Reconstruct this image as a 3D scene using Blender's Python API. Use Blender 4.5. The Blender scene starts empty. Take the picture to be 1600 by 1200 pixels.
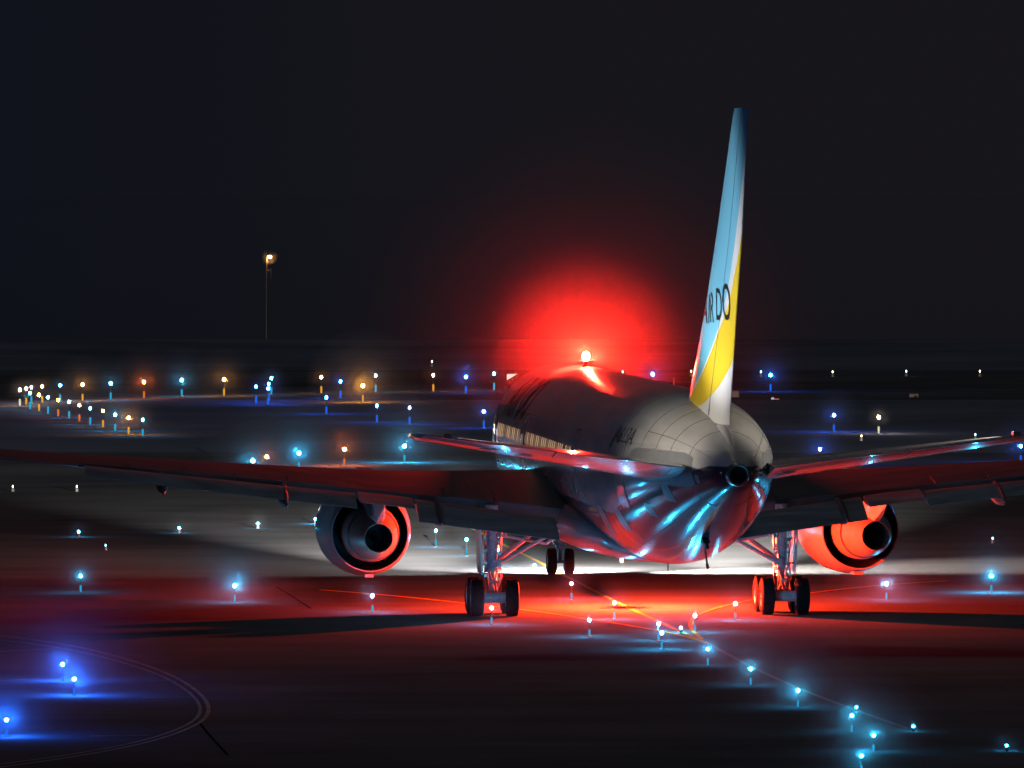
import bpy, bmesh, math, random
from mathutils import Vector, Matrix

random.seed(7)
C = bpy.context.scene
COL = C.collection
PI = math.pi
R = math.radians

# ------------------------------------------------------------------ camera
F_PX, CAM_H, Y_HOR = 10946.0, 13.47, 300.0          # focal length in pixels of a 1600 px wide frame
PITCH = math.atan((600 - Y_HOR) / F_PX)
cd = bpy.data.cameras.new('camera')
cam = bpy.data.objects.new('camera', cd); COL.objects.link(cam)
cd.sensor_width = 36.0
cd.lens = 36.0 * F_PX / 1600.0
cd.clip_start = 1.0; cd.clip_end = 20000.0
cam.location = (0, 0, CAM_H)
cam.rotation_euler = (R(90) - PITCH, 0, 0)
C.camera = cam

# ------------------------------------------------------------------ night sky
W = bpy.data.worlds.new("World"); C.world = W; W.use_nodes = True
wn = W.node_tree; wn.nodes.clear()
wo = wn.nodes.new('ShaderNodeOutputWorld'); wb = wn.nodes.new('ShaderNodeBackground')
wt = wn.nodes.new('ShaderNodeTexCoord'); wx = wn.nodes.new('ShaderNodeSeparateXYZ'); wr = wn.nodes.new('ShaderNodeValToRGB')
wm = wn.nodes.new('ShaderNodeMapRange'); wm.inputs[1].default_value = -.12; wm.inputs[2].default_value = .12
wn.links.new(wt.outputs['Generated'], wx.inputs[0]); wn.links.new(wx.outputs[0], wm.inputs[0]); wn.links.new(wm.outputs[0], wr.inputs[0])
wr.color_ramp.elements[0].position = .1; wr.color_ramp.elements[0].color = (.0042, .0058, .0105, 1)
wr.color_ramp.elements[1].position = .55; wr.color_ramp.elements[1].color = (.0085, .0078, .0108, 1)
wn.links.new(wr.outputs[0], wb.inputs[0]); wb.inputs[1].default_value = 1.0
wn.links.new(wb.outputs[0], wo.inputs[0])

# ------------------------------------------------------------------ the one distant light: floodlit terminal behind the camera
sd = bpy.data.lights.new('terminal_glow', 'SUN'); sd.energy = 0.125; sd.angle = R(12); sd.color = (.86, 0.93, 1.0)
sun = bpy.data.objects.new('terminal_glow', sd); COL.objects.link(sun)
sun.rotation_euler = Vector((0.22, 0.36, -0.90)).to_track_quat('-Z', 'Y').to_euler()

C.view_settings.view_transform = 'Standard'; C.view_settings.look = 'None'
C.view_settings.gamma = 1.0; C.view_settings.exposure = 0.0
C.view_settings.use_curve_mapping = False
try:
    C.cycles.max_bounces = 6; C.cycles.transparent_max_bounces = 96; C.cycles.volume_bounces = 2
    C.cycles.sample_clamp_indirect = 3.0
    C.cycles.use_light_tree = True
    C.cycles.caustics_reflective = False; C.cycles.caustics_refractive = False
except Exception:
    pass

# ------------------------------------------------------------------ levels of the lamps
K_LAND, K_TAXI, K_TURN = 1.1e5, 1.9e3, 1.4e4          # intensities of the aircraft's white lights
K_LOW, K_TOP = 4000.0, 1300.0                          # lower and upper beacon
K_LOGO = 30.0

# ================================================================== materials
MATS = {}
def mat(name, col, rough=0.5, metal=0.0, coat=0.0, noise=0.0, nscale=3.0, bump=0.0, spec=None, stretch=(1, 1, 1), rvar=0.0):
    if name in MATS: return MATS[name]
    m = bpy.data.materials.new(name); m.use_nodes = True; MATS[name] = m
    nt = m.node_tree; b = nt.nodes['Principled BSDF']
    b.inputs['Base Color'].default_value = (*col, 1); b.inputs['Roughness'].default_value = rough
    b.inputs['Metallic'].default_value = metal
    if coat: b.inputs['Coat Weight'].default_value = coat; b.inputs['Coat Roughness'].default_value = 0.08
    if spec is not None: b.inputs['Specular IOR Level'].default_value = spec
    if noise or bump or rvar:
        tc = nt.nodes.new('ShaderNodeTexCoord'); mp = nt.nodes.new('ShaderNodeMapping'); mp.inputs['Scale'].default_value = stretch
        nz = nt.nodes.new('ShaderNodeTexNoise'); nz.inputs['Scale'].default_value = nscale; nz.inputs['Detail'].default_value = 6
        nt.links.new(tc.outputs['Object'], mp.inputs[0]); nt.links.new(mp.outputs[0], nz.inputs['Vector'])
        if noise:
            mr = nt.nodes.new('ShaderNodeMapRange'); mr.inputs[1].default_value = 0.3; mr.inputs[2].default_value = 0.7
            mr.inputs[3].default_value = 1 - noise; mr.inputs[4].default_value = 1 + noise
            mx = nt.nodes.new('ShaderNodeVectorMath'); mx.operation = 'SCALE'; mx.inputs[0].default_value = col
            nt.links.new(nz.outputs[0], mr.inputs[0]); nt.links.new(mr.outputs[0], mx.inputs['Scale'])
            nt.links.new(mx.outputs[0], b.inputs['Base Color'])
        if rvar:
            mr2 = nt.nodes.new('ShaderNodeMapRange'); mr2.inputs[1].default_value = 0.3; mr2.inputs[2].default_value = 0.7
            mr2.inputs[3].default_value = rough - rvar; mr2.inputs[4].default_value = rough + rvar
            nt.links.new(nz.outputs[0], mr2.inputs[0]); nt.links.new(mr2.outputs[0], b.inputs['Roughness'])
        if bump:
            bp = nt.nodes.new('ShaderNodeBump'); bp.inputs['Strength'].default_value = bump; bp.inputs['Distance'].default_value = 0.02
            nt.links.new(nz.outputs[0], bp.inputs['Height']); nt.links.new(bp.outputs[0], b.inputs['Normal'])
    return m

def emit(name, col, s):
    if name in MATS: return MATS[name]
    m = bpy.data.materials.new(name); m.use_nodes = True; MATS[name] = m
    nt = m.node_tree; nt.nodes.clear()
    o = nt.nodes.new('ShaderNodeOutputMaterial'); e = nt.nodes.new('ShaderNodeEmission')
    e.inputs[0].default_value = (*col, 1); e.inputs[1].default_value = s
    nt.links.new(e.outputs[0], o.inputs[0])
    try: m.cycles.emission_sampling = 'NONE'       # the lamp's own point light does the lighting
    except Exception: pass
    return m

WHITE = mat('white_paint', (0.55, 0.55, 0.56), 0.22, coat=1.0, noise=0.05, nscale=1.1, bump=0.015, stretch=(1, .3, 1))
GREY = mat('grey_wing_paint', (0.075, 0.08, 0.085), 0.42, noise=0.25, nscale=1.6, stretch=(.25, 1, 1), rvar=.06)
FLAPG = mat('flap_paint', (0.19, 0.20, 0.22), 0.42, noise=0.35, nscale=2.2, stretch=(.2, 1, 2), rvar=.06)
DARK = mat('gap_shadow_metal', (0.02, 0.02, 0.022), 0.6)
METAL = mat('bare_metal', (0.42, 0.42, 0.43), 0.28, 1.0, noise=0.12, nscale=4)
HOTM = mat('exhaust_metal', (0.24, 0.20, 0.16), 0.45, 0.15, noise=0.3, nscale=5, stretch=(1, 3, 1), rvar=.08)
COWL = mat('cowl_paint', (0.27, 0.27, 0.285), 0.28, coat=0.4, noise=0.06, nscale=1.5)
GEARM = mat('gear_paint', (0.32, 0.32, 0.33), 0.4, noise=0.3, nscale=9)
CHROME = mat('chrome', (0.8, 0.8, 0.8), 0.12, 1.0)
RUBBER = mat('tyre_rubber', (0.010, 0.010, 0.011), 0.8, spec=.08, noise=0.3, nscale=12, bump=.2)
RIMM = mat('wheel_rim', (0.35, 0.35, 0.35), 0.4, 0.7)
BLACKP = mat('black_lettering', (0.012, 0.013, 0.016), 0.35)
REDP = mat('red_lettering', (0.6, 0.02, 0.03), 0.4)
SEAM = mat('panel_seam', (0.10, 0.10, 0.10), 0.6)
WINM = emit('cabin_window_light', (1.0, 0.62, 0.36), 0.42)
WIN2 = emit('cabin_window_dim', (1.0, 0.58, 0.34), 0.20)
BLK = mat('black_plastic', (0.015, 0.015, 0.017), 0.45)
STAKE = mat('stake_metal', (0.10, 0.10, 0.10), 0.5, 0.4)

def fuselage_paint():
    m = mat('fuselage_paint', (0.58, 0.58, 0.58), 0.22, coat=1.0); nt = m.node_tree; L = nt.links; b = nt.nodes['Principled BSDF']
    tc = nt.nodes.new('ShaderNodeTexCoord'); sx = nt.nodes.new('ShaderNodeSeparateXYZ'); L.new(tc.outputs['Object'], sx.inputs[0])
    def mr(src, a, c_, d, e):
        n = nt.nodes.new('ShaderNodeMapRange'); n.inputs[1].default_value = a; n.inputs[2].default_value = c_; n.inputs[3].default_value = d; n.inputs[4].default_value = e
        L.new(src, n.inputs[0]); return n.outputs[0]
    # darker blue-grey below a line that climbs at the tail
    ln = mr(sx.outputs[1], -23.5, -12, 5.65, 3.8)
    sub = nt.nodes.new('ShaderNodeMath'); sub.operation = 'SUBTRACT'; L.new(sx.outputs[2], sub.inputs[0]); L.new(ln, sub.inputs[1])
    mk = mr(sub.outputs[0], -.02, .02, 0, 1)
    mp = nt.nodes.new('ShaderNodeMapping'); mp.inputs['Scale'].default_value = (1, .25, 1.6); L.new(tc.outputs['Object'], mp.inputs[0])
    nz = nt.nodes.new('ShaderNodeTexNoise'); nz.inputs['Scale'].default_value = 1.6; nz.inputs['Detail'].default_value = 8; L.new(mp.outputs[0], nz.inputs['Vector'])
    mx = nt.nodes.new('ShaderNodeMix'); mx.data_type = 'RGBA'; L.new(mk, mx.inputs[0])
    mx.inputs[6].default_value = (.045, .050, .068, 1); mx.inputs[7].default_value = (.52, .52, .53, 1)
    sc = nt.nodes.new('ShaderNodeVectorMath'); sc.operation = 'SCALE'; L.new(mx.outputs[2], sc.inputs[0]); L.new(mr(nz.outputs[0], .3, .7, .82, 1.1), sc.inputs['Scale'])
    L.new(sc.outputs[0], b.inputs['Base Color'])
    L.new(mr(sx.outputs[2], 5.6, 6.6, .2, .36), b.inputs['Roughness'])      # rougher crown to soften the beacon streak
    L.new(mr(sx.outputs[2], 5.6, 6.6, .42, .15), b.inputs['Coat Weight'])
    # skin panels give the reflections a slight ripple
    wv = nt.nodes.new('ShaderNodeTexNoise'); wv.inputs['Scale'].default_value = 1.9; wv.inputs['Detail'].default_value = 3; L.new(mp.outputs[0], wv.inputs['Vector'])
    bp = nt.nodes.new('ShaderNodeBump'); bp.inputs['Strength'].default_value = .22; bp.inputs['Distance'].default_value = .05
    L.new(wv.outputs[0], bp.inputs['Height']); L.new(bp.outputs[0], b.inputs['Normal']); L.new(bp.outputs[0], b.inputs['Coat Normal'])
    return m
FUSP = fuselage_paint()

# ================================================================== mesh helpers
def new_obj(name, verts, faces, m=None, parent=None, smooth=False, fix=True, kind=None, uvs=None):
    me = bpy.data.meshes.new(name); me.from_pydata([tuple(v) for v in verts], [], faces)
    if uvs is not None:
        ul = me.uv_layers.new(name='UVMap')
        for p in me.polygons:
            for li in p.loop_indices: ul.data[li].uv = uvs[me.loops[li].vertex_index]
    if fix:
        b = bmesh.new(); b.from_mesh(me); bmesh.ops.recalc_face_normals(b, faces=b.faces); b.to_mesh(me); b.free()
    if smooth:
        for p in me.polygons: p.use_smooth = True
        try: me.set_sharp_from_angle(angle=R(40))
        except Exception: pass
    if m:
        for mm in (m if isinstance(m, (list, tuple)) else [m]): me.materials.append(mm)
    o = bpy.data.objects.new(name, me); COL.objects.link(o)
    if parent is not None: o.parent = parent
    if kind: o['kind'] = kind
    return o

class MB:
    """collects shapes and links them as one mesh"""
    def __init__(s): s.v = []; s.f = []
    def add(s, v, f):
        n = len(s.v); s.v += [Vector(p) for p in v]; s.f += [tuple(i + n for i in q) for q in f]; return s
    def box(s, c, d, rot=None):
        x, y, z = [k / 2 for k in d]
        P = [Vector((a * x, b * y, e * z)) for a in (-1, 1) for b in (-1, 1) for e in (-1, 1)]
        if rot: P = [rot @ p for p in P]
        c = Vector(c)
        return s.add([p + c for p in P], [(0, 1, 3, 2), (4, 6, 7, 5), (0, 4, 5, 1), (2, 3, 7, 6), (0, 2, 6, 4), (1, 5, 7, 3)])
    def tube(s, p, q, r, r2=None, n=12):
        p, q = Vector(p), Vector(q); r2 = r if r2 is None else r2
        d = (q - p).normalized(); a = d.orthogonal().normalized(); b = d.cross(a)
        V = []
        for c, rr in ((p, r), (q, r2)):
            for i in range(n):
                t = 2 * PI * i / n; V.append(c + (a * math.cos(t) + b * math.sin(t)) * rr)
        F = [(i, (i + 1) % n, n + (i + 1) % n, n + i) for i in range(n)] + [tuple(range(n)), tuple(range(2 * n - 1, n - 1, -1))]
        return s.add(V, F)
    def lathe(s, prof, c=(0, 0, 0), axis='Z', n=32, cap=True):
        """prof: list of (along, radius)"""
        c = Vector(c); V = []; F = []
        for (h, r) in prof:
            for i in range(n):
                t = 2 * PI * i / n; a, b = r * math.cos(t), r * math.sin(t)
                V.append(c + Vector({'Z': (a, b, h), 'Y': (a, h, b), 'X': (h, a, b)}[axis]))
        m = len(prof)
        for k in range(m - 1):
            for i in range(n): F.append((k * n + i, k * n + (i + 1) % n, (k + 1) * n + (i + 1) % n, (k + 1) * n + i))
        if cap: F += [tuple(range(n)), tuple(range((m - 1) * n, m * n))]
        return s.add(V, F)
    def ball(s, c, r, seg=12, rings=8, sz=1.0):
        prof = []
        for k in range(rings + 1):
            t = PI * k / rings; prof.append((-math.cos(t) * r * sz, max(math.sin(t) * r, 1e-4)))
        return s.lathe(prof, c, 'Z', seg)
    def build(s, name, m, parent=None, smooth=False, kind=None):
        return new_obj(name, s.v, s.f, m, parent, smooth, kind=kind)

def ring_loft(rings, close=True, caps=True):
    n = len(rings[0]); V = [p for r in rings for p in r]; F = []
    for k in range(len(rings) - 1):
        for i in range(n if close else n - 1):
            j = (i + 1) % n; F.append((k * n + i, k * n + j, (k + 1) * n + j, (k + 1) * n + i))
    if caps: F += [tuple(range(n)), tuple(range((len(rings) - 1) * n, len(rings) * n))]
    return V, F

def tag(o, label, cat, group=None):
    o['label'] = label; o['category'] = cat
    if group: o['group'] = group
    return o

def empty(name, loc, rz=0):
    o = bpy.data.objects.new(name, None); COL.objects.link(o); o.location = loc; o.rotation_euler = (0, 0, rz)
    o.empty_display_size = 0.3
    return o

def point(name, loc, I, col, parent=None, rad=0.04):
    d = bpy.data.lights.new(name, 'POINT'); d.energy = I * 4 * PI; d.color = col; d.shadow_soft_size = rad
    o = bpy.data.objects.new(name, d); COL.objects.link(o); o.location = loc
    if parent is not None: o.parent = parent
    return o
def spot(name, loc, to, I, col, ang, blend, parent=None, rad=0.1):
    d = bpy.data.lights.new(name, 'SPOT'); d.energy = I * 4 * PI; d.color = col; d.shadow_soft_size = rad
    d.spot_size = R(ang); d.spot_blend = blend
    o = bpy.data.objects.new(name, d); COL.objects.link(o); o.location = loc
    o.rotation_euler = (Vector(to) - Vector(loc)).to_track_quat('-Z', 'Y').to_euler()
    if parent is not None: o.parent = parent
    return o

def G(u, v, z=0.0):
    """point at height z seen at pixel (u, v) of the 1600 x 1200 photograph"""
    d = Vector(((u - 800) / F_PX, 1.0, -(v - 600) / F_PX))
    d = Matrix.Rotation(-PITCH, 3, 'X') @ d
    t = (CAM_H - z) / -d.z
    return Vector((d.x * t, d.y * t, z))
def px_m(p): return F_PX / p.y

# ================================================================== the ground
def ground_material():
    m = bpy.data.materials.new('apron_asphalt'); m.use_nodes = True; nt = m.node_tree; L = nt.links
    b = nt.nodes['Principled BSDF']
    tc = nt.nodes.new('ShaderNodeTexCoord')
    def nz(scale, detail, st=(1, 1, 1)):
        mp = nt.nodes.new('ShaderNodeMapping'); mp.inputs['Scale'].default_value = st
        n = nt.nodes.new('ShaderNodeTexNoise'); n.inputs['Scale'].default_value = scale; n.inputs['Detail'].default_value = detail
        L.new(tc.outputs['Object'], mp.inputs[0]); L.new(mp.outputs[0], n.inputs['Vector']); return n.outputs[0]
    big = nz(0.045, 4, (1, .8, 1)); mid = nz(0.35, 5, (.35, 1, 1)); fine = nz(9, 8)
    def mm(op, a, c_):
        n = nt.nodes.new('ShaderNodeMath'); n.operation = op
        for k, q in enumerate((a, c_)):
            if isinstance(q, (int, float)): n.inputs[k].default_value = q
            else: L.new(q, n.inputs[k])
        return n.outputs[0]
    s = mm('ADD', mm('MULTIPLY', big, 0.55), mm('ADD', mm('MULTIPLY', mid, 0.3), mm('MULTIPLY', fine, 0.15)))
    cr = nt.nodes.new('ShaderNodeValToRGB'); L.new(s, cr.inputs[0])
    cr.color_ramp.elements[0].position = 0.36; cr.color_ramp.elements[0].color = (0.060, 0.060, 0.066, 1)
    cr.color_ramp.elements[1].position = 0.62; cr.color_ramp.elements[1].color = (0.150, 0.148, 0.150, 1)
    L.new(cr.outputs[0], b.inputs['Base Color'])
    rr = nt.nodes.new('ShaderNodeMapRange'); L.new(mid, rr.inputs[0])
    rr.inputs[1].default_value = .3; rr.inputs[2].default_value = .7; rr.inputs[3].default_value = .62; rr.inputs[4].default_value = .85
    L.new(rr.outputs[0], b.inputs['Roughness']); b.inputs['Specular IOR Level'].default_value = 0.0
    bp = nt.nodes.new('ShaderNodeBump'); bp.inputs['Strength'].default_value = 0.012; bp.inputs['Distance'].default_value = 0.01
    L.new(fine, bp.inputs['Height']); L.new(bp.outputs[0], b.inputs['Normal'])
    return m
ASPH = ground_material()
def sheet(name, pts, z, m, kind='structure'):
    o = new_obj(name, [(p[0], p[1], z) for p in pts], [tuple(range(len(pts)))], m, fix=False)
    if o.data.polygons[0].normal.z < 0: o.data.flip_normals()
    o['kind'] = kind; return o
sheet('ground', [(-6000, -200), (6000, -200), (6000, 14000), (-6000, 14000)], 0, ASPH)
GRASSM = mat('far_field', (0.145, 0.158, 0.205), 0.9, noise=0.25, nscale=.05, spec=0.0)
RUNM = mat('runway_asphalt', (0.045, 0.045, 0.047), 0.7, noise=.25, nscale=.5)
g1 = sheet('field', [(-900, 372), (900, 352), (900, 452), (-900, 456)], 0.004, GRASSM)
g2 = sheet('field', [(-900, 520), (900, 540), (900, 1500), (-900, 1500)], 0.004, GRASSM)

LINEM = mat('yellow_line_paint', (0.62, 0.33, 0.05), 0.55, spec=0.0, noise=.25, nscale=2.5)
PALEM = mat('pale_line_paint', (0.33, 0.31, 0.30), 0.6, spec=0.0, noise=.3, nscale=2)
CRACKM = mat('tar_joint', (0.012, 0.012, 0.012), 0.7, spec=0.0)
def smooth_path(P, n=10):
    """Catmull-Rom through ground points"""
    Q = [P[0] * 2 - P[1]] + P + [P[-1] * 2 - P[-2]]; out = []
    for i in range(1, len(Q) - 2):
        for k in range(n):
            t = k / n
            out.append(.5 * ((2 * Q[i]) + (Q[i + 1] - Q[i - 1]) * t + (2 * Q[i - 1] - 5 * Q[i] + 4 * Q[i + 1] - Q[i + 2]) * t * t
                             + (-Q[i - 1] + 3 * Q[i] - 3 * Q[i + 1] + Q[i + 2]) * t ** 3))
    return out + [P[-1]]
def ribbon(name, P, w, z, m, kind='structure'):
    V = []; F = []
    for i, p in enumerate(P):
        a = P[max(i - 1, 0)]; c = P[min(i + 1, len(P) - 1)]; d = (c - a); d.z = 0; d.normalize()
        n = Vector((-d.y, d.x, 0)) * w / 2
        V += [(p.x - n.x, p.y - n.y, z), (p.x + n.x, p.y + n.y, z)]
        if i: F.append((2 * i - 2, 2 * i, 2 * i + 1, 2 * i - 1))
    o = new_obj(name, V, F, m, fix=False)
    if o.data.polygons[0].normal.z < 0: o.data.flip_normals()
    o['kind'] = kind; return o
def line(px, w, z, m, name='taxiway_marking'): return ribbon(name, smooth_path([G(*p) for p in px]), w, z, m)
line([(1106, 1006), (1050, 981), (960, 939), (895, 906), (876, 897), (840, 877), (790, 853), (752, 833), (715, 815)], .17, .0080, LINEM)
line([(1104, 1004), (1030, 986), (921, 968), (808, 952), (700, 940), (600, 930), (500, 922)], .17, .0122, LINEM)
line([(1098, 1000), (1084, 987), (1079, 975), (1088, 963), (1112, 953), (1150, 943), (1200, 934), (1266, 927), (1366, 916), (1480, 908)], .15, .0164, LINEM)
line([(1106, 1006.5), (1173, 1042), (1247, 1076), (1330, 1108), (1420, 1140)], .15, .0206, PALEM)
oval = [(-60, 988), (0, 994), (60, 1001), (130, 1013), (200, 1031), (262, 1053), (305, 1078), (325, 1103), (316, 1126), (270, 1148), (200, 1167), (100, 1185), (0, 1199), (-60, 1208)]
line(oval, .11, .0080, PALEM)
line([(x - 9 - 4 * max(0, (x - 150) / 170), y + (1103 - y) * .045 + 1) for x, y in oval], .09, .0122, PALEM)
for a, b in (((-20, 1020), (88, 1014)), ((228, 1065), (276, 1065)), ((222, 1091), (300, 1090)), ((140, 1151), (232, 1150)), ((-20, 1066), (40, 1062))):
    line([a, b], .12, .0164, PALEM, 'stand_marking')
line([(432, 917), (455, 931), (486, 951)], .07, .004, CRACKM, 'pavement_joint')
line([(312, 1130), (330, 1152), (356, 1180)], .07, .004, CRACKM, 'pavement_joint')

# ================================================================== the airliner
SG = 29.4                                     # station of the main gear, metres aft of the nose
TH = R(5.72)
PLANE = empty('airliner', (3.99, 223.5, 0), TH)
tag(PLANE, 'white twin-engine airliner seen from behind with a blue, white and yellow tail fin', 'airliner')
def LP(S, lat, z): return Vector((lat, SG - S, z))
def W2(p): return Matrix.Rotation(TH, 4, 'Z') @ p + Vector((3.99, 223.5, 0))

# ---------------- fuselage
FS = [  # station, z top, z bottom, half width
    (0.0, 4.00, 3.80, .10), (.25, 4.40, 3.45, .45), (.8, 4.85, 3.05, .85), (1.6, 5.45, 2.72, 1.25), (2.6, 6.20, 2.45, 1.65), (3.8, 6.85, 2.25, 2.0),
    (5.5, 7.30, 2.12, 2.3), (7.5, 7.50, 2.05, 2.47), (9.5, 7.53, 2.04, 2.515), (20, 7.53, 2.04, 2.515), (36, 7.53, 2.04, 2.515),
    (39, 7.53, 2.10, 2.50), (41.5, 7.52, 2.30, 2.45), (44, 7.47, 2.70, 2.30), (46.5, 7.32, 3.22, 2.02), (48.8, 7.05, 3.78, 1.64),
    (50.8, 6.68, 4.28, 1.22), (52.3, 6.30, 4.66, .86), (53.2, 6.00, 4.90, .60), (53.7, 5.76, 5.08, .34)]
def fus_at(S):
    S = min(max(S, FS[0][0]), FS[-1][0])
    for i in range(len(FS) - 1):
        a, b = FS[i], FS[i + 1]
        if a[0] <= S <= b[0]:
            t = (S - a[0]) / (b[0] - a[0])
            def tang(k, j):
                lo, hi = max(k - 1, 0), min(k + 1, len(FS) - 1)
                return (FS[hi][j] - FS[lo][j]) / (FS[hi][0] - FS[lo][0])
            out = []
            h = b[0] - a[0]
            for j in (1, 2, 3):
                m0, m1 = tang(i, j) * h, tang(i + 1, j) * h
                if abs(b[j] - a[j]) < 1e-6: out.append(a[j]); continue
                out.append((2 * t**3 - 3 * t**2 + 1) * a[j] + (t**3 - 2 * t**2 + t) * m0 + (-2 * t**3 + 3 * t**2) * b[j] + (t**3 - t**2) * m1)
            return out
def fus_pt(S, phi, off=0.0):
    """phi: 0 = top, +90 deg = right, -90 deg = left"""
    zt, zb, hw = fus_at(S); zc = zb + (zt - zb) * .53
    c, s = math.cos(phi), math.sin(phi)
    hv = (zt - zc) if c >= 0 else (zc - zb)
    n = Vector((s / hw, 0, c / hv)).normalized()
    return LP(S, hw * s, zc + hv * c) + n * off
def phi_of_z(S, z, side):
    zt, zb, hw = fus_at(S); zc = zb + (zt - zb) * .53
    hv = (zt - zc) if z >= zc else (zc - zb)
    return side * math.acos(max(-1, min(1, (z - zc) / hv)))
st = [0, .1, .25, .5, .8, 1.2, 1.6, 2.1, 2.6, 3.2, 3.8, 4.6, 5.5, 6.5, 7.5, 8.5, 9.5] + [9.5 + k * 1.5 for k in range(1, 18)] + [36 + k * .6 for k in range(0, 29)] + [53.2, 53.45, 53.7]
NP = 72
V, F = ring_loft([[fus_pt(S, 2 * PI * k / NP) for k in range(NP)] for S in st])
FUS = new_obj('fuselage', V, F, FUSP, PLANE, smooth=True)
FUS['label'] = 'white fuselage tube, red lit at the front and pale at the tail'

def fus_patch(name, S0, S1, z0, z1, side, off, m, parent, n=4, rnd=0.0, smooth=True):
    V = []; F = []; ns = n
    for i in range(ns + 1):
        for j in range(ns + 1):
            a, b = i / ns, j / ns
            if rnd and i in (0, ns) and j in (0, ns):
                a += rnd * (1 if i == 0 else -1); b += rnd * (1 if j == 0 else -1)
            S = S0 + (S1 - S0) * a; z = z0 + (z1 - z0) * b
            V.append(fus_pt(S, phi_of_z(S, z, side), off))
    for i in range(ns):
        for j in range(ns):
            k = i * (ns + 1) + j; F.append((k, k + 1, k + ns + 2, k + ns + 1))
    m0 = len(V)                                # thickness: a skirt reaching into the skin
    edge = [i * (ns + 1) for i in range(ns + 1)] + [ns * (ns + 1) + j for j in range(1, ns + 1)] + [i * (ns + 1) + ns for i in range(ns - 1, -1, -1)] + [j for j in range(ns - 1, 0, -1)]
    ctr = sum(V, Vector()) / len(V); inw = Vector((-side, 0, 0)) * (off + .01)
    for e in edge: V.append(V[e] + inw)
    for q in range(len(edge)):
        r_ = (q + 1) % len(edge); F.append((edge[q], edge[r_], m0 + r_, m0 + q))
    return new_obj(name, V, F, m, parent, smooth=False)
# windows on both sides, with gaps at the doors
doors = [(7.3, 8.4), (17.3, 18.2), (33.0, 33.9), (43.6, 44.6)]
wmesh = {}
S = 9.3; k = 0
while S < 43.2:
    if not any(a - .25 < S < b + .1 for a, b in doors):
        for side in (-1, 1):
            if random.random() > (.04 if side < 0 else .2):
                fus_patch('window', S, S + .17, 5.07, 5.47, side, .012, WINM if random.random() < .6 else WIN2, FUS, n=2, rnd=.12)
    S += .56; k += 1
for a, b in doors:
    for side in (-1, 1):
        d = fus_patch('cabin_door', a, b, 4.1, 6.0, side, .022, WHITE, FUS, n=6, rnd=.05)
        # dark joint round it, a little larger and lower
        fus_patch('door_seam', a - .05, b + .05, 4.05, 6.05, side, .012, SEAM, FUS, n=6, rnd=.05)
# skin joints at the tail: thin hoops
def hoop(S, p0, p1, w=.022, off=.006, name='skin_joint', lean=0.0):
    V = []; F = []; n = 40
    for i in range(n + 1):
        p = p0 + (p1 - p0) * i / n; s_ = S + lean * (p - p0)
        V += [fus_pt(s_, p, off), fus_pt(s_ + w, p, off), fus_pt(s_ + w, p, -.02), fus_pt(s_, p, -.02)]
        if i: a = 4 * i - 4; b = 4 * i; F += [(a, a + 1, b + 1, b), (a + 1, a + 2, b + 2, b + 1), (a, b, b + 3, a + 3)]
    return new_obj(name, V, F, SEAM, FUS)
for S, a, b in ((43.2, -2.6, 2.6), (46.6, -1.5, -.15), (48.2, -1.5, -.15), (49.6, -1.4, -.15), (51.2, -2.9, 2.9), (46.6, .15, 1.4), (48.2, .15, 1.4)):
    hoop(S, a, b)
# lengthwise skin joints and small access panels on the tail
def seam_long(phi, S0, S1, w=.010):
    V = []; F = []; n = 36
    for i in range(n + 1):
        S_ = S0 + (S1 - S0) * i / n
        V += [fus_pt(S_, phi, .005), fus_pt(S_, phi + w, .005), fus_pt(S_, phi + w, -.02), fus_pt(S_, phi, -.02)]
        if i: a = 4 * i - 4; b = 4 * i; F += [(a, a + 1, b + 1, b), (a + 1, a + 2, b + 2, b + 1), (a, b, b + 3, a + 3)]
    new_obj('skin_joint', V, F, SEAM, FUS)
for ph, s0_ in ((58, 46.6), (118, 34.5), (146, 34.5)):
    seam_long(R(ph), s0_, 52.8); seam_long(R(-ph), s0_, 52.8)
ACC = mat('access_panel_paint', (.16, .17, .19), .35, noise=.2, nscale=3)
for S_, z_, w_, h_ in ((50.2, 5.0, .5, .35), (48.6, 4.45, .7, .5), (46.2, 3.9, .6, .4), (51.7, 5.1, .35, .25), (42.0, 3.3, .9, .7), (38.5, 3.0, 1.2, .9)):
    for side in (-1, 1): fus_patch('access_panel', S_, S_ + w_, z_, z_ + h_, side, .008, ACC, FUS, n=4, rnd=.08)
# stabiliser cut-out plate: a darker scoured plate behind the stabiliser root
for side in (-1, 1):
    fus_patch('stabilizer_seal_plate', 45.6, 51.6, 4.95, 5.95, side, .012, mat('seal_plate_paint', (.22, .23, .25), .35, noise=.1, nscale=2), FUS, n=8, rnd=.06)

# wing-body fairing
rings = []
for S in [16.5 + k * .9 for k in range(24)]:
    t = (S - 16.5) / (23 * .9); e = math.sin(PI * min(max(t, 0), 1)) ** .55
    hw = 1.2 + 1.38 * e; zb = 2.1 - .22 * e; zt = 2.9 + 1.0 * e
    ring = []
    for q in range(40):
        p = 2 * PI * q / 40; zc = (zb + zt) / 2; h = (zt - zb) / 2
        cx, cz = math.sin(p), math.cos(p)
        ring.append(LP(S, hw * math.copysign(abs(cx) ** .8, cx), zc + h * math.copysign(abs(cz) ** .8, cz)))
    rings.append(ring)
V, F = ring_loft(rings); FAIR = new_obj('belly_fairing', V, F, mat('fairing_paint', (.26, .26, .28), .28, coat=.6, noise=.15, nscale=1.5, bump=.02), PLANE, smooth=True)
MB().box(LP(30.5, -1.2, 2.0), (.16, .7, .1)).build('drain_vent', BLK, FAIR)
MB().box(LP(24.5, 1.0, 1.93), (.16, .6, .06)).build('drain_vent', BLK, FAIR)

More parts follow.
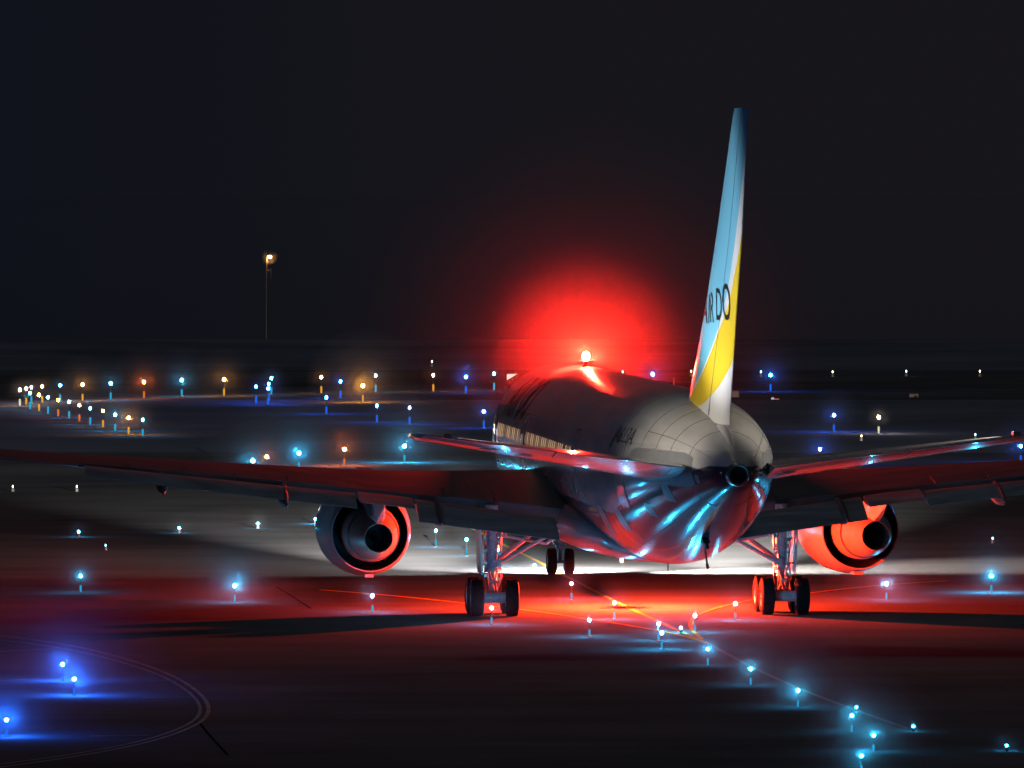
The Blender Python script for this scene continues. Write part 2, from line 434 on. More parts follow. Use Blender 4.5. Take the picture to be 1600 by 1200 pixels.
# tail cone exhaust
MB().lathe([(SG - 53.55, .36), (SG - 53.85, .33), (SG - 54.0, .30), (SG - 53.99, .24), (SG - 53.6, .22)], (0, 0, 5.42), 'Y', 28, cap=False).build('auxiliary_exhaust', METAL, PLANE, smooth=True)
MB().lathe([(SG - 53.72, .27), (SG - 53.70, .01)], (0, 0, 5.42), 'Y', 28, cap=False).build('exhaust_bore', DARK, PLANE)

# lettering
def text_verts(txt, size=1.0, shear=0.0, bold=0.0, xs=1.0, spacing=1.0):
    cu = bpy.data.curves.new('t', 'FONT'); cu.body = txt; cu.size = size; cu.shear = shear; cu.offset = bold; cu.space_character = spacing
    cu.resolution_u = 4
    o = bpy.data.objects.new('t', cu); COL.objects.link(o)
    dg = bpy.context.evaluated_depsgraph_get(); me = bpy.data.meshes.new_from_object(o.evaluated_get(dg))
    bm = bmesh.new(); bm.from_mesh(me); bmesh.ops.triangulate(bm, faces=bm.faces)
    bmesh.ops.subdivide_edges(bm, edges=[e for e in bm.edges if e.calc_length() > .15 * size], cuts=2, use_grid_fill=False)
    bmesh.ops.triangulate(bm, faces=bm.faces)
    V = [v.co.copy() for v in bm.verts]; bm.verts.index_update(); F = [tuple(v.index for v in f.verts) for f in bm.faces]; bm.free()
    bpy.data.objects.remove(o); bpy.data.meshes.remove(me)
    x0 = min(v.x for v in V); x1 = max(v.x for v in V); y0 = min(v.y for v in V); y1 = max(v.y for v in V)
    return [((v.x - x0) / (x1 - x0), (v.y - y0) / (y1 - y0)) for v in V], F
def fus_text(txt, S0, S1, z0, z1, side, m, shear=0.0, bold=0.0):
    T, F = text_verts(txt, 1.0, shear, bold)
    V = []
    for a, b in T:
        if side > 0: a = 1 - a          # reads tail to nose on the right side
        S = S0 + (S1 - S0) * a
        p0, p1 = phi_of_z(S, z0, side), phi_of_z(S, z1, side)
        V.append(fus_pt(S, p0 + (p1 - p0) * b, .014))
    return new_obj('lettering', V, F, m, FUS, fix=False)
for side in (-1, 1):
    fus_text('JA613A', 42.0, 45.3, 5.80, 6.45, side, BLACKP, shear=.15)
    fus_text('AIR DO', 10.0, 17.0, 5.75, 7.12, side, BLACKP, shear=.35, bold=.02)

# ---------------- aerofoil surfaces
def yt(u, t): return 5 * t * (.2969 * math.sqrt(max(u, 0)) - .126 * u - .3516 * u * u + .2843 * u**3 - .1036 * u**4)
def lerp_tab(T, x):
    if x <= T[0][0]: return T[0][1:]
    for a, b in zip(T, T[1:]):
        if x <= b[0]:
            t = (x - a[0]) / (b[0] - a[0]); return [p + (q - p) * t for p, q in zip(a[1:], b[1:])]
    return T[-1][1:]
def foil(name, fn, spans, u0, u1, m, parent, nu=14, uv=False, close_te=True):
    """fn(span, u, surf) -> point; surf +1/-1"""
    us = [u0 + (u1 - u0) * ((1 - math.cos(PI * k / nu)) / 2) for k in range(nu + 1)]
    rings = []; UV = []
    for s in spans:
        rings.append([fn(s, u, 1) for u in us] + [fn(s, u, -1) for u in reversed(us)])
        UV += [(u, s / 20) for u in us] + [(u, s / 20) for u in reversed(us)]
    V, F = ring_loft(rings)
    return new_obj(name, V, F, m, parent, smooth=True, uvs=UV if uv else None)

WT = [  # lateral, LE station, TE station, z of TE, incidence slope, thickness
    (0.0, 17.0, 31.2, 2.90, .040, .13), (2.5, 18.6, 31.0, 3.05, .040, .13), (8.0, 22.4, 30.3, 3.78, .022, .115), (17.7, 29.1, 33.0, 4.92, .012, .105), (23.6, 33.2, 35.5, 5.62, .005, .10)]
def wing_fn(side):
    def fn(L, u, s):
        le, te, z, inc, t = lerp_tab(WT, L); c = te - le
        return LP(le + u * c, side * L, z + (1 - u) * c * inc + s * yt(u, t) * c + (.012 if u > .99 else 0) * s + .02 * c * math.sin(PI * min(u * 1.2, 1)) * .5)
    return fn
def wing_z(side, L, u, s): return wing_fn(side)(L, u, s)
def frange(a, b, n): return [a + (b - a) * i / n for i in range(n + 1)]
for side in (-1, 1):
    fn = wing_fn(side)
    wing = foil('wing', fn, frange(1.6, 23.55, 30), 0, .86, GREY, PLANE, nu=22)
    # the tip and the aileron zone
    foil('aileron', fn, frange(17.95, 22.9, 6), .865, 1, GREY, wing, nu=6)
    foil('wing_tip', fn, frange(22.93, 23.6, 2), .865, 1, GREY, wing, nu=6)
    def flap_fn(chord, drop, back, ang):
        def f2(L, u, s):
            le, te, z, inc, t = lerp_tab(WT, L); c = chord(L)
            a = R(ang); x = u * c; w = s * yt(u, .14) * c + (.008 * s if u > .99 else 0)
            return LP(te - .55 * c + back + x * math.cos(a) + w * math.sin(a) * 0 , side * L, z - drop - x * math.sin(a) + w * math.cos(a))
        return f2
    foil('inboard_flap', flap_fn(lambda L: 1.75, .02, .35, 19), frange(2.75, 7.15, 6), 0, 1, FLAPG, wing, nu=12)
    foil('inboard_flap_vane', flap_fn(lambda L: .75, -.02, -.42, 8), frange(2.75, 7.15, 6), 0, 1, FLAPG, wing, nu=8)
    foil('inboard_aileron', flap_fn(lambda L: 1.5, -.02, .1, 9), frange(7.25, 9.0, 3), 0, 1, FLAPG, wing, nu=10)
    foil('outboard_flap', flap_fn(lambda L: 1.35 - .045 * (L - 9.1), .01, .28, 17), frange(9.1, 17.75, 10), 0, 1, FLAPG, wing, nu=12)
    for L in (18.6, 19.6, 20.6, 21.6, 22.5, 23.2):
        le, te, z, inc, t = lerp_tab(WT, L); MB().tube(LP(te, side * L, z), LP(te + .32, side * L, z - .01), .008, n=5).build('static_wick', BLK, wing)
    # spoiler panels on the upper surface
    for a, b in ((3.0, 4.5), (4.56, 6.1), (9.6, 11.2), (11.26, 12.9), (12.96, 14.6), (14.66, 16.3)):
        def sp(L, u, s, fn=fn): return fn(L, u, 1) + Vector((0, 0, .028 if s > 0 else -.01))
        foil('spoiler', sp, frange(a, b, 2), .70, .858, GREY, wing, nu=5)
    # skin joints across the wing top and along the spar
    for L0 in (5.2, 7.9, 9.2, 12.1, 15.0, 17.8, 20.4):
        V = []; F = []
        for q in range(13):
            u_ = .12 + .72 * q / 12
            V += [fn(L0, u_, 1) + Vector((0, 0, .004)), fn(L0 + .03, u_, 1) + Vector((0, 0, .004))]
            if q: F.append((2 * q - 2, 2 * q, 2 * q + 1, 2 * q - 1))
        new_obj('skin_joint', V, F, SEAM, wing)
    # flap track fairings
    for L, ln, hh in ((6.45, 3.4, .40), (11.4, 3.0, .36), (15.3, 2.7, .32)):
        le, te, z, inc, t = lerp_tab(WT, L); rings = []
        for q in range(13):
            t_ = q / 12; S = te - ln * .62 + ln * t_; r = max(.02, math.sin(PI * t_ ** .8) ** .7)
            dz = -.14 - .34 * t_ ** 1.5
            rings.append([LP(S, side * L + .19 * r * math.cos(2 * PI * i / 14), z - .05 + dz + hh * r * math.sin(2 * PI * i / 14)) for i in range(14)])
        V, F = ring_loft(rings); new_obj('flap_track_fairing', V, F, GREY, wing, smooth=True)
    MB().ball(fn(23.6, .3, 1) + Vector((side * .05, 0, -.1)), .09).build('navigation_light', mat('lens_glass', (.3, .3, .3), .1), wing, smooth=True)

# ---------------- horizontal stabilisers
HT = [(0.5, 45.4, 52.3, 5.50, .0, .10), (1.2, 46.0, 52.25, 5.56, .0, .10), (9.1, 52.0, 54.15, 6.60, .0, .09), (9.31, 52.7, 54.2, 6.62, .0, .06)]
for side in (-1, 1):
    def hf(L, u, s, side=side):
        le, te, z, inc, t = lerp_tab(HT, L); c = te - le
        return LP(le + u * c, side * L, z + s * yt(u, t) * c + (.01 * s if u > .99 else 0) - (1 - u) * c * .066)
    hs = foil('horizontal_stabilizer', hf, frange(.6, 9.1, 12) + [9.2, 9.31], 0, .70, WHITE, PLANE, nu=18)
    foil('elevator', hf, frange(1.3, 5.1, 4), .705, 1, WHITE, hs, nu=8)
    foil('elevator', hf, frange(5.14, 9.0, 4), .705, 1, WHITE, hs, nu=8)

# ---------------- fin
VT = [(7.0, 43.75, 52.1, .095), (7.4, 44.3, 52.25, .095), (10.3, 47.9, 53.6, .095), (12.5, 50.2, 54.8, .093), (15.6, 53.1, 55.9, .088), (15.85, 53.4, 56.0, .08)]
def fin_pt(z, u, s):
    le, te, t = lerp_tab(VT, z); c = te - le
    zz = z
    return LP(le + u * c, -s * (yt(u, t) * c + (.012 if u > .99 else 0)), zz)
def livery():
    m = bpy.data.materials.new('fin_livery'); m.use_nodes = True; nt = m.node_tree; L = nt.links; b = nt.nodes['Principled BSDF']
    b.inputs['Roughness'].default_value = .3; b.inputs['Coat Weight'].default_value = .3
    uv = nt.nodes.new('ShaderNodeUVMap'); uv.uv_map = 'UVMap'; sx = nt.nodes.new('ShaderNodeSeparateXYZ'); L.new(uv.outputs[0], sx.inputs[0])
    def curve(pts):
        c = nt.nodes.new('ShaderNodeFloatCurve'); cv = c.mapping.curves[0]; c.mapping.extend = 'EXTRAPOLATED'
        while len(cv.points) < len(pts): cv.points.new(.5, .5)
        for p, (x, z) in zip(cv.points, pts): p.location = (x, z / 20)
        c.mapping.update(); L.new(sx.outputs[0], c.inputs['Value']); return c.outputs[0]
    def above(th):
        n = nt.nodes.new('ShaderNodeMath'); n.operation = 'GREATER_THAN'; L.new(sx.outputs[1], n.inputs[0]); L.new(th, n.inputs[1]); return n.outputs[0]
    y0 = curve([(0, 6.95), (.42, 7.14), (.69, 7.61), (.87, 8.14), (1, 8.68)])
    y1 = curve([(0, 7.2), (.36, 7.9), (.54, 8.75), (.69, 9.56), (.83, 10.34), (.92, 11.36), (1, 12.3)])
    y2 = curve([(0, 7.35), (.38, 8.11), (.59, 9.19), (.69, 9.9), (.78, 10.84), (.86, 12.62), (1, 15.2)])
    def mixc(f, a, c):
        n = nt.nodes.new('ShaderNodeMix'); n.data_type = 'RGBA'; L.new(f, n.inputs[0])
        for k, q in ((6, a), (7, c)):
            if isinstance(q, tuple): n.inputs[k].default_value = (*q, 1)
            else: L.new(q, n.inputs[k])
        return n.outputs[2]
    w, ye, bl = (.66, .67, .69), (.72, .52, .03), (.17, .50, .70)
    c1 = mixc(above(y0), w, ye); c2 = mixc(above(y1), c1, w); c3 = mixc(above(y2), c2, bl)
    L.new(c3, b.inputs['Base Color'])
    return m
LIV = livery()
FIN = foil('vertical_stabilizer', fin_pt, frange(6.6, 15.6, 18) + [15.75, 15.85], 0, .66, LIV, PLANE, nu=24, uv=True)
RUD = foil('rudder', fin_pt, frange(6.78, 15.6, 16) + [15.8], .667, 1, LIV, FIN, nu=10, uv=True)
FIN['label'] = 'tall fin painted white, yellow and light blue with AIR DO'
# small panel joint on the fin
def fin_strip(u0, u1, z0, z1, w, name='fin_joint'):
    V = []; F = []; n = 30
    for i in range(n + 1):
        t = i / n; u = u0 + (u1 - u0) * t; z = z0 + (z1 - z0) * t
        a = fin_pt(z, u, 1); c = fin_pt(z, u + w, 1); o = Vector((-.006, 0, 0))
        V += [a + o, c + o]
        if i: F.append((2 * i - 2, 2 * i, 2 * i + 1, 2 * i - 1))
    return new_obj(name, V, F, SEAM, FIN, fix=False)
fin_strip(.660, .660, 7.0, 15.7, .008)
for zz in (8.6, 10.2, 11.9, 13.4): fin_strip(.665, .99, zz, zz - .05, .002)
# lettering on the fin
for side in (1, -1):
    for txt, a0, a1, zb_, zt_, m in (('A', 47.95, 49.35, 9.66, 10.42, BLACKP), ('I', 49.5, 49.68, 9.66, 10.5, BLACKP), ('R', 49.85, 50.5, 9.70, 10.56, BLACKP), ('D', 50.86, 51.68, 9.78, 10.70, BLACKP), ('O', 51.80, 52.85, 9.79, 10.86, BLACKP)):
        T, F = text_verts(txt, 1.0, .0, .006); V = []
        for a, b in T:
            z = zb_ + (zt_ - zb_) * b
            le, te, t = lerp_tab(VT, z)
            S = a0 + (a1 - a0) * a if side > 0 else 100.8 - a1 + (a1 - a0) * (1 - a)
            u = (S - le) / (te - le)
            V.append(fin_pt(z, max(u, .004), side) + Vector((-side * .010, 0, 0)))
        new_obj('lettering', V, F, m, FIN, fix=False)
    V = []
    for q in range(12): V.append(fin_pt(9.95 + .11 * math.sin(2 * PI * q / 12), .125 + .03 * math.cos(2 * PI * q / 12), side) + Vector((-side * .014, 0, 0)))
    new_obj('red_dot', V, [tuple(range(12))], REDP, FIN, fix=False)

# crown ridge behind the fin
rings = []
for q in range(10):
    t = q / 9; S = 50.6 + 3.0 * t; zt = fus_at(min(S, 53.7))[0]; w = .16 * (1 - t) + .05; h = .16 * (1 - t) + .05
    rings.append([LP(S, w * math.cos(PI * i / 8), zt - .08 + h * math.sin(PI * i / 8)) for i in range(9)])
V, F = ring_loft(rings); new_obj('tail_ridge', V, F, WHITE, PLANE, smooth=True)

# ---------------- engines
def engine(side):
    ex, ez = side * 8.08, 2.34
    Y = lambda S: SG - S
    e = MB().lathe([(Y(18.6), 1.08), (Y(18.1), 1.16), (Y(17.9), 1.26), (Y(18.1), 1.36), (Y(18.8), 1.46), (Y(20.0), 1.53), (Y(21.2), 1.52), (Y(22.2), 1.45), (Y(23.1), 1.335), (Y(23.6), 1.265),
                     (Y(23.6), 1.235), (Y(23.2), 1.24), (Y(22.6), 1.23)], (ex, 0, ez), 'Y', 64, cap=False).build('engine', COWL, PLANE, smooth=True)
    MB().lathe([(Y(23.15), 1.238), (Y(22.0), 1.22), (Y(21.5), 1.2), (Y(21.5), .3), (Y(21.9), .3)], (ex, 0, ez), 'Y', 48, cap=False).build('fan_duct', DARK, e, smooth=True)
    MB().lathe([(Y(18.6), 1.09), (Y(19.5), 1.15), (Y(19.5), .1)], (ex, 0, ez), 'Y', 48, cap=False).build('inlet_duct', DARK, e, smooth=True)
    MB().lathe([(Y(21.6), .93), (Y(23.0), .95), (Y(23.9), .93), (Y(24.6), .84), (Y(24.72), .82)], (ex, 0, ez), 'Y', 48, cap=False).build('core_cowl', HOTM, e, smooth=True)
    MB().lathe([(Y(24.72), .838), (Y(24.74), .80), (Y(25.4), .75), (Y(26.3), .62), (Y(26.9), .50), (Y(27.0), .46), (Y(26.98), .445), (Y(26.2), .43)], (ex, 0, ez), 'Y', 48, cap=False).build('exhaust_nozzle', HOTM, e, smooth=True)
    MB().lathe([(Y(26.0), .44), (Y(26.01), .2), (Y(26.4), .14), (Y(26.6), .03)], (ex, 0, ez), 'Y', 32, cap=False).build('exhaust_plug', DARK, e, smooth=True)
    # rings proud of the core
    MB().lathe([(Y(24.70), .85), (Y(24.76), .85), (Y(24.76), .80)], (ex, 0, ez), 'Y', 48, cap=False).build('core_joint', SEAM, e)
    # cowl joint and strakes
    MB().lathe([(Y(21.30), 1.523), (Y(21.33), 1.523)], (ex, 0, ez), 'Y', 64, cap=False).build('cowl_joint', SEAM, e)
    MB().box((ex, Y(22.6), ez - 1.42), (.28, 1.2, .10)).build('cowl_latch_fairing', COWL, e)
    # pylon: blade from the fan cowl up into the wing, running aft over the nozzle
    prof = [(19.0, ez + 1.45, 4.0, .10), (20.2, ez + 1.40, 4.35, .22), (22.0, ez + 1.1, 4.35, .27), (23.6, ez + .95, 4.2, .27), (25.0, ez + .80, 4.1, .26), (26.3, ez + .60, 4.0, .24), (27.2, ez + .62, 3.95, .19), (28.4, ez + .95, 3.9, .10), (29.2, ez + 1.2, 3.85, .02)]
    rings = [[LP(S, ex - w, zb), LP(S, ex - w, zt), LP(S, ex + w, zt), LP(S, ex + w, zb), LP(S, ex + w * .5, zb - .12), LP(S, ex - w * .5, zb - .12)] for S, zb, zt, w in prof]
    V, F = ring_loft(rings); new_obj('pylon', V, F, WHITE, e, smooth=True)
    return e
for side in (-1, 1): engine(side)

# ---------------- main gear
def tyre_mesh(r, w):
    prof = [(-w / 2 + .02, r * .55), (-w / 2, r * .66), (-w / 2 + .01, r * .84), (-w / 2 + .06, r * .95)]
    for k in range(-2, 3):
        x = k * w * .16
        prof += [(x - w * .07, r), (x + w * .055, r), (x + w * .06, r - .012), (x + w * .085, r - .012)]
    prof += [(w / 2 - .06, r * .95), (w / 2 - .01, r * .84), (w / 2, r * .66), (w / 2 - .02, r * .55)]
    o = MB().lathe(prof, (0, 0, 0), 'X', 36, cap=False)
    rim = MB().lathe([(-w / 2 + .03, r * .56), (-w / 2 + .05, r * .50), (-w / 2 + .12, r * .42), (-w / 2 + .10, r * .18), (-w / 2 + .02, r * .15), (-w / 2 + .02, .01)], (0, 0, 0), 'X', 24, cap=False)
    rim.lathe([(w / 2 - .03, r * .56), (w / 2 - .05, r * .50), (w / 2 - .12, r * .42), (w / 2 - .10, r * .18), (w / 2 - .02, r * .15), (w / 2 - .02, .01)], (0, 0, 0), 'X', 24, cap=False)
    return o, rim
def wheels(parent, spots, r, w):
    t, rm = tyre_mesh(r, w)
    to = t.build('tyre', RUBBER, parent, smooth=True); ro = rm.build('wheel_rim', RIMM, parent, smooth=True)
    for i, p in enumerate(spots):
        if i == 0: a, b = to, ro
        else:
            a = to.copy(); b = ro.copy(); COL.objects.link(a); COL.objects.link(b); a.parent = parent; b.parent = parent
        a.location = p; b.location = p
def main_gear(side):
    x = side * 4.65; g = MB()
    g.tube((x, .05, .62), (x, .05, 1.45), .115); g.tube((x, .05, 1.40), (x, .0, 3.5), .19, .21, 18)
    g.tube((x, .05, 1.38), (x, .05, 1.5), .235, n=18); g.tube((x, .02, 2.1), (x, .02, 2.22), .24, n=18)
    g.tube((x, -.85, .585), (x, .85, .585), .11); g.box((x, 0, .60), (.34, .5, .26))
    for yy in (-.71, .71):
        g.tube((x - .72, yy, .585), (x + .72, yy, .585), .075); g.tube((x - .36, yy, .585), (x + .36, yy, .585), .17, n=16)
        g.tube((x, yy * .9, .75), (x, .05, 1.05), .035)
    strut = g.build('main_landing_gear', GEARM, PLANE, smooth=True)
    wheels(strut, [(x + a, b, .585) for a in (-.56, .56) for b in (-.71, .71)], .585, .43)
    # torque links
    q = MB()
    for s2 in (-1, 1):
        q.tube((x + s2 * .13, -.25, 1.45), (x + s2 * .05, -.58, 1.08), .035); q.tube((x + s2 * .05, -.58, 1.08), (x + s2 * .12, -.22, .75), .035)
    q.tube((x - .1, -.58, 1.08), (x + .1, -.58, 1.08), .05); q.build('torque_link', GEARM, strut)
    # side brace: two long members running inboard and up to the wing root, with a jury strut
    s = MB(); i = -side
    A = Vector((x + i * .12, -.05, 1.72)); B = Vector((side * 2.75, .45, 3.0)); s.tube(A, B, .085, .075)
    A2 = Vector((x + i * .12, -.25, 1.62)); B2 = Vector((side * 2.45, -.1, 2.75)); s.tube(A2, B2, .065, .06)
    s.tube((x + i * .2, 0, 2.55), (side * 2.9, .1, 2.25), .05); s.tube((side * 2.9, .1, 2.25), (side * 2.35, .2, 2.75), .05)
    s.tube((x + i * .15, -.1, 2.5), (x + i * .3, -.2, 2.7), .06); s.box((x + i * .14, -.1, 1.66), (.26, .4, .22))
    s.build('side_brace', GEARM, strut, smooth=True)
    d = MB(); d.tube((x, .2, 1.8), (x, 2.2, 3.3), .08); d.tube((x + i * .3, -.3, 3.1), (x + i * .22, -.1, 1.9), .03); d.tube((x + i * .42, -.3, 3.1), (x + i * .42, -.2, 2.45), .025)
    d.build('drag_brace', GEARM, strut, smooth=True)
    # hoses and actuator rods catching the light
    h = MB()
    for k, (dx, dy) in enumerate(((-.25, -.05), (.24, -.1), (-.16, -.24), (.14, -.26), (.30, .05))):
        P = [Vector((x + dx, dy, 3.2)), Vector((x + dx * 1.1, dy, 2.4)), Vector((x + dx * .85, dy - .04, 1.7)), Vector((x + dx * 1.05, dy - .08, 1.2)), Vector((x + dx * .7, dy, .8))]
        for a, b in zip(P, P[1:]): h.tube(a, b, .018, n=6)
    for z_ in (1.15, 1.55, 1.95, 2.35, 2.8):
        h.box((x + .22, -.12, z_), (.10, .10, .07)); h.box((x - .22, -.10, z_ + .1), (.09, .10, .08))
    h.build('hydraulic_lines', METAL, strut)
    # strut door hanging outboard
    ox = side * (4.65 + .36)
    V = [(ox, .75, 1.35), (ox - side * .02, -.55, 1.30), (ox + side * .02, -.62, 2.0), (ox + side * .06, -.60, 3.15), (ox + side * .06, .9, 3.2), (ox + side * .02, .85, 2.0)]
    V2 = [(a + side * .05, b, c) for a, b, c in V]
    new_obj('gear_door', V + V2, [(0, 1, 2, 3, 4, 5), (11, 10, 9, 8, 7, 6)] + [(k, (k + 1) % 6, 6 + (k + 1) % 6, 6 + k) for k in range(6)], WHITE, strut)
    m_ = MB(); m_.tube((x + side * .1, -.1, 2.4), (ox, -.1, 2.4), .03); m_.tube((x + side * .1, .1, 1.6), (ox, .1, 1.6), .03); m_.build('door_link', GEARM, strut)
for side in (-1, 1): main_gear(side)

# ---------------- nose gear
ny = SG - 6.4
g = MB(); g.tube((0, ny, .47), (0, ny, 1.0), .075); g.tube((0, ny, .95), (0, ny + .1, 2.3), .12, n=16); g.tube((-.3, ny, .47), (.3, ny, .47), .06)
g.tube((0, ny, .92), (0, ny, 1.05), .16, n=16); g.tube((-.22, ny, 1.12), (.22, ny, 1.12), .07); g.tube((0, ny - .25, .72), (0, ny - .05, .95), .04); g.tube((0, ny - .25, .72), (0, ny - .05, .5), .04)
g.tube((0, ny + .1, 1.3), (0, ny + 1.6, 2.2), .06)
NG = g.build('nose_landing_gear', GEARM, PLANE, smooth=True)
wheels(NG, [(-.305, ny, .47), (.305, ny, .47)], .47, .34)
for s2 in (-1, 1):
    MB().lathe([(-.06, .06), (0, .11), (.08, .13)], (s2 * .30, ny + .08, 1.22), 'Y', 16).build('taxi_lamp', CHROME, NG, smooth=True)
    MB().lathe([(.085, .12), (.09, .01)], (s2 * .30, ny + .08, 1.22), 'Y', 16, cap=False).build('lamp_glass', emit('white_lamp', (1, .97, .9), 30), NG)
V = []
for s2 in (-1, 1):
    MB().box((s2 * .62, ny + .6, 1.72), (.04, 1.9, .62), Matrix.Rotation(s2 * -.12, 3, 'Y')).build('nose_gear_door', WHITE, NG)

# ---------------- small fittings
a = MB(); a.tube(LP(43.2, .45, 2.62), LP(43.5, .45, 2.32), .03); a.tube(LP(43.5, .45, 2.32), LP(43.65, .45, 2.24), .05); a.build('drain_mast', METAL, PLANE)
a = MB(); a.tube(LP(37.5, 0, 2.08), LP(37.6, 0, 1.72), .02); a.build('belly_antenna', METAL, PLANE)
a = MB(); a.box(LP(46.6, .0, 3.17), (.20, .55, .10)); a.tube(LP(46.8, 0, 3.14), LP(47.1, 0, 3.02), .05); a.build('tail_skid', BLK, PLANE, smooth=True)
MB().ball(LP(50.9, .62, 4.62), .07).build('outflow_port', BLK, PLANE)
for s2 in (-1, 1): MB().ball(LP(53.5, s2 * .42, 5.45), .06).build('tail_light_lens', mat('lens_glass', (.3, .3, .3), .1), PLANE)

# ---------------- beacons and lamps on the aircraft
bz = fus_at(14.6)[0]
MB().lathe([(0, .12), (.05, .12), (.08, .06), (.20, .06), (.215, .30), (.225, .30), (.23, .05), (.26, .05)], LP(14.6, 0, bz - .01), 'Z', 24).build('beacon_stand_shade', BLK, PLANE)  # stand carries a disc added to cut light on crown and wings
def emitter(name, col, I, r):
    m = emit(name, col, I / (PI * r * r)); m.cycles.emission_sampling = 'FRONT'; return m
MB().ball(LP(14.6, 0, bz + .35), .12, 14, 10, 1.3).build('upper_beacon', emitter('beacon_lens', (1, .019, .009), K_TOP, .12), PLANE, smooth=True)
lowS = 26.0
MB().lathe([(1.585, .012), (1.59, .045), (1.60, .05), (1.605, .03)], LP(lowS, 0, 0), 'Z', 20).build('lower_beacon', emit('beacon_lens_lower', (1, .2, .12), 20), PLANE, smooth=True)
MB().lathe([(1.73, .05), (1.74, .30), (1.755, .30), (1.76, .05)], LP(lowS, 0, 0), 'Z', 24).tube(LP(lowS, 0, 1.75), LP(lowS, 0, 1.92), .05).build('added_shade_disc', BLK, PLANE)  # disc added to keep the red light off belly and wings
point('lower_beacon_light', LP(lowS, 0, 1.66), K_LOW, (1, .036, .009), PLANE, .035)
MB().box(LP(lowS - 1.0, 0, 1.66), (.09, .34, .46)).build('beacon_light_blocker', WHITE, PLANE)  # added plate that shades the nose wheels from the beacon

for s2 in (-1, 1):
    # logo lamps standing on the stabilisers, aimed at the fin
    p = hf(8.2, .55, 1) if s2 > 0 else Vector((-hf(8.2, .55, 1).x, hf(8.2, .55, 1).y, hf(8.2, .55, 1).z))
    MB().box(p + Vector((0, 0, .04)), (.22, .34, .10)).build('logo_lamp', METAL, PLANE)
    spot('logo_and_fill_light', p + Vector((0, 0, .16)), LP(50.8, 0, 11.7), K_LOGO * 17, (.95, .97, 1.0), 58, .6, PLANE, .12)
    spot('logo_and_fill_light', p + Vector((-s2 * .1, 0, .14)), LP(48.3, 0, 6.9), K_LOGO * 7.5, (1.0, .88, .72), 68, .9, PLANE, .15)  # added warm fill for the tail crown and stabiliser tops
    # landing lamps in the wing roots, turn-off lamps beside them
    q = LP(19.3, s2 * 3.9, 3.05)
    MB().lathe([(0, .16), (.06, .15), (.07, .01)], q, 'Y', 18).build('landing_lamp', emit('white_lamp', (1, .97, .9), 30), PLANE)
    spot('landing_light', q + Vector((s2 * .1, .5, -.1)), q + Vector((5.4 if s2 > 0 else -1.2, 40, -.9)), K_LAND * (1 if s2 > 0 else .7), (1, .97, .90), 21, 1.0, PLANE, .12)
    spot('turnoff_light', (s2 * .35, ny + .1, 1.3), (s2 * 24, ny + 6.0, .3), K_TURN * (2.0 if s2 > 0 else .12), (1, .95, .84), 46, 1.0, PLANE, .10)
spot('taxi_light', (0, ny + .4, 1.25), (0, ny + 22, .2), K_TAXI, (1, .98, .93), 150, .6, PLANE, .12)

# ================================================================== water beyond the airfield
sheet('water', [(-6000, 640), (6000, 640), (6000, 13900), (-6000, 13900)], .012, mat('bay_water', (.004, .006, .010), .02))

# ================================================================== scattering balls added to give each lamp its lens bloom
def vol_mat(name, dens, aniso=0.0):
    m = bpy.data.materials.new(name); m.use_nodes = True; nt = m.node_tree; nt.nodes.clear()
    o = nt.nodes.new('ShaderNodeOutputMaterial'); v = nt.nodes.new('ShaderNodeVolumeScatter')
    v.inputs['Density'].default_value = dens; v.inputs['Color'].default_value = (1, 1, 1, 1); v.inputs['Anisotropy'].default_value = aniso
    nt.links.new(v.outputs[0], o.inputs['Volume']); return m, v
# bloom added round the upper beacon: thick at the middle, thinning outwards
m, v = vol_mat('beacon_bloom', 1.0); nt = m.node_tree
BR = 8.4
tc = nt.nodes.new('ShaderNodeTexCoord'); ln = nt.nodes.new('ShaderNodeVectorMath'); ln.operation = 'LENGTH'; nt.links.new(tc.outputs['Object'], ln.inputs[0])
rp = nt.nodes.new('ShaderNodeValToRGB'); dv = nt.nodes.new('ShaderNodeMath'); dv.operation = 'DIVIDE'; dv.inputs[1].default_value = BR
nt.links.new(ln.outputs['Value'], dv.inputs[0]); nt.links.new(dv.outputs[0], rp.inputs[0])
cr = rp.color_ramp; cr.interpolation = 'LINEAR'
cr.elements[0].position = 0; cr.elements[0].color = (1, 1, 1, 1); cr.elements[1].position = 1; cr.elements[1].color = (0, 0, 0, 1)
for p_, c_ in ((.06, .80), (.14, .52), (.28, .36), (.36, .22), (.43, .08), (.50, .030), (.72, .012)):
    e_ = cr.elements.new(p_); e_.color = (c_, c_, c_, 1)
mu = nt.nodes.new('ShaderNodeMath'); mu.operation = 'MULTIPLY'; mu.inputs[1].default_value = .027
nt.links.new(rp.outputs[0], mu.inputs[0]); nt.links.new(mu.outputs[0], v.inputs['Density'])
bm_ = MB().ball((0, 0, 0), BR, 40, 24).build('bloom_ball', m, None, kind='stuff'); bm_.location = W2(LP(14.6, 0, bz + .35))
bm_['label'] = 'added round bloom volume lit red by the beacon above the cabin roof'

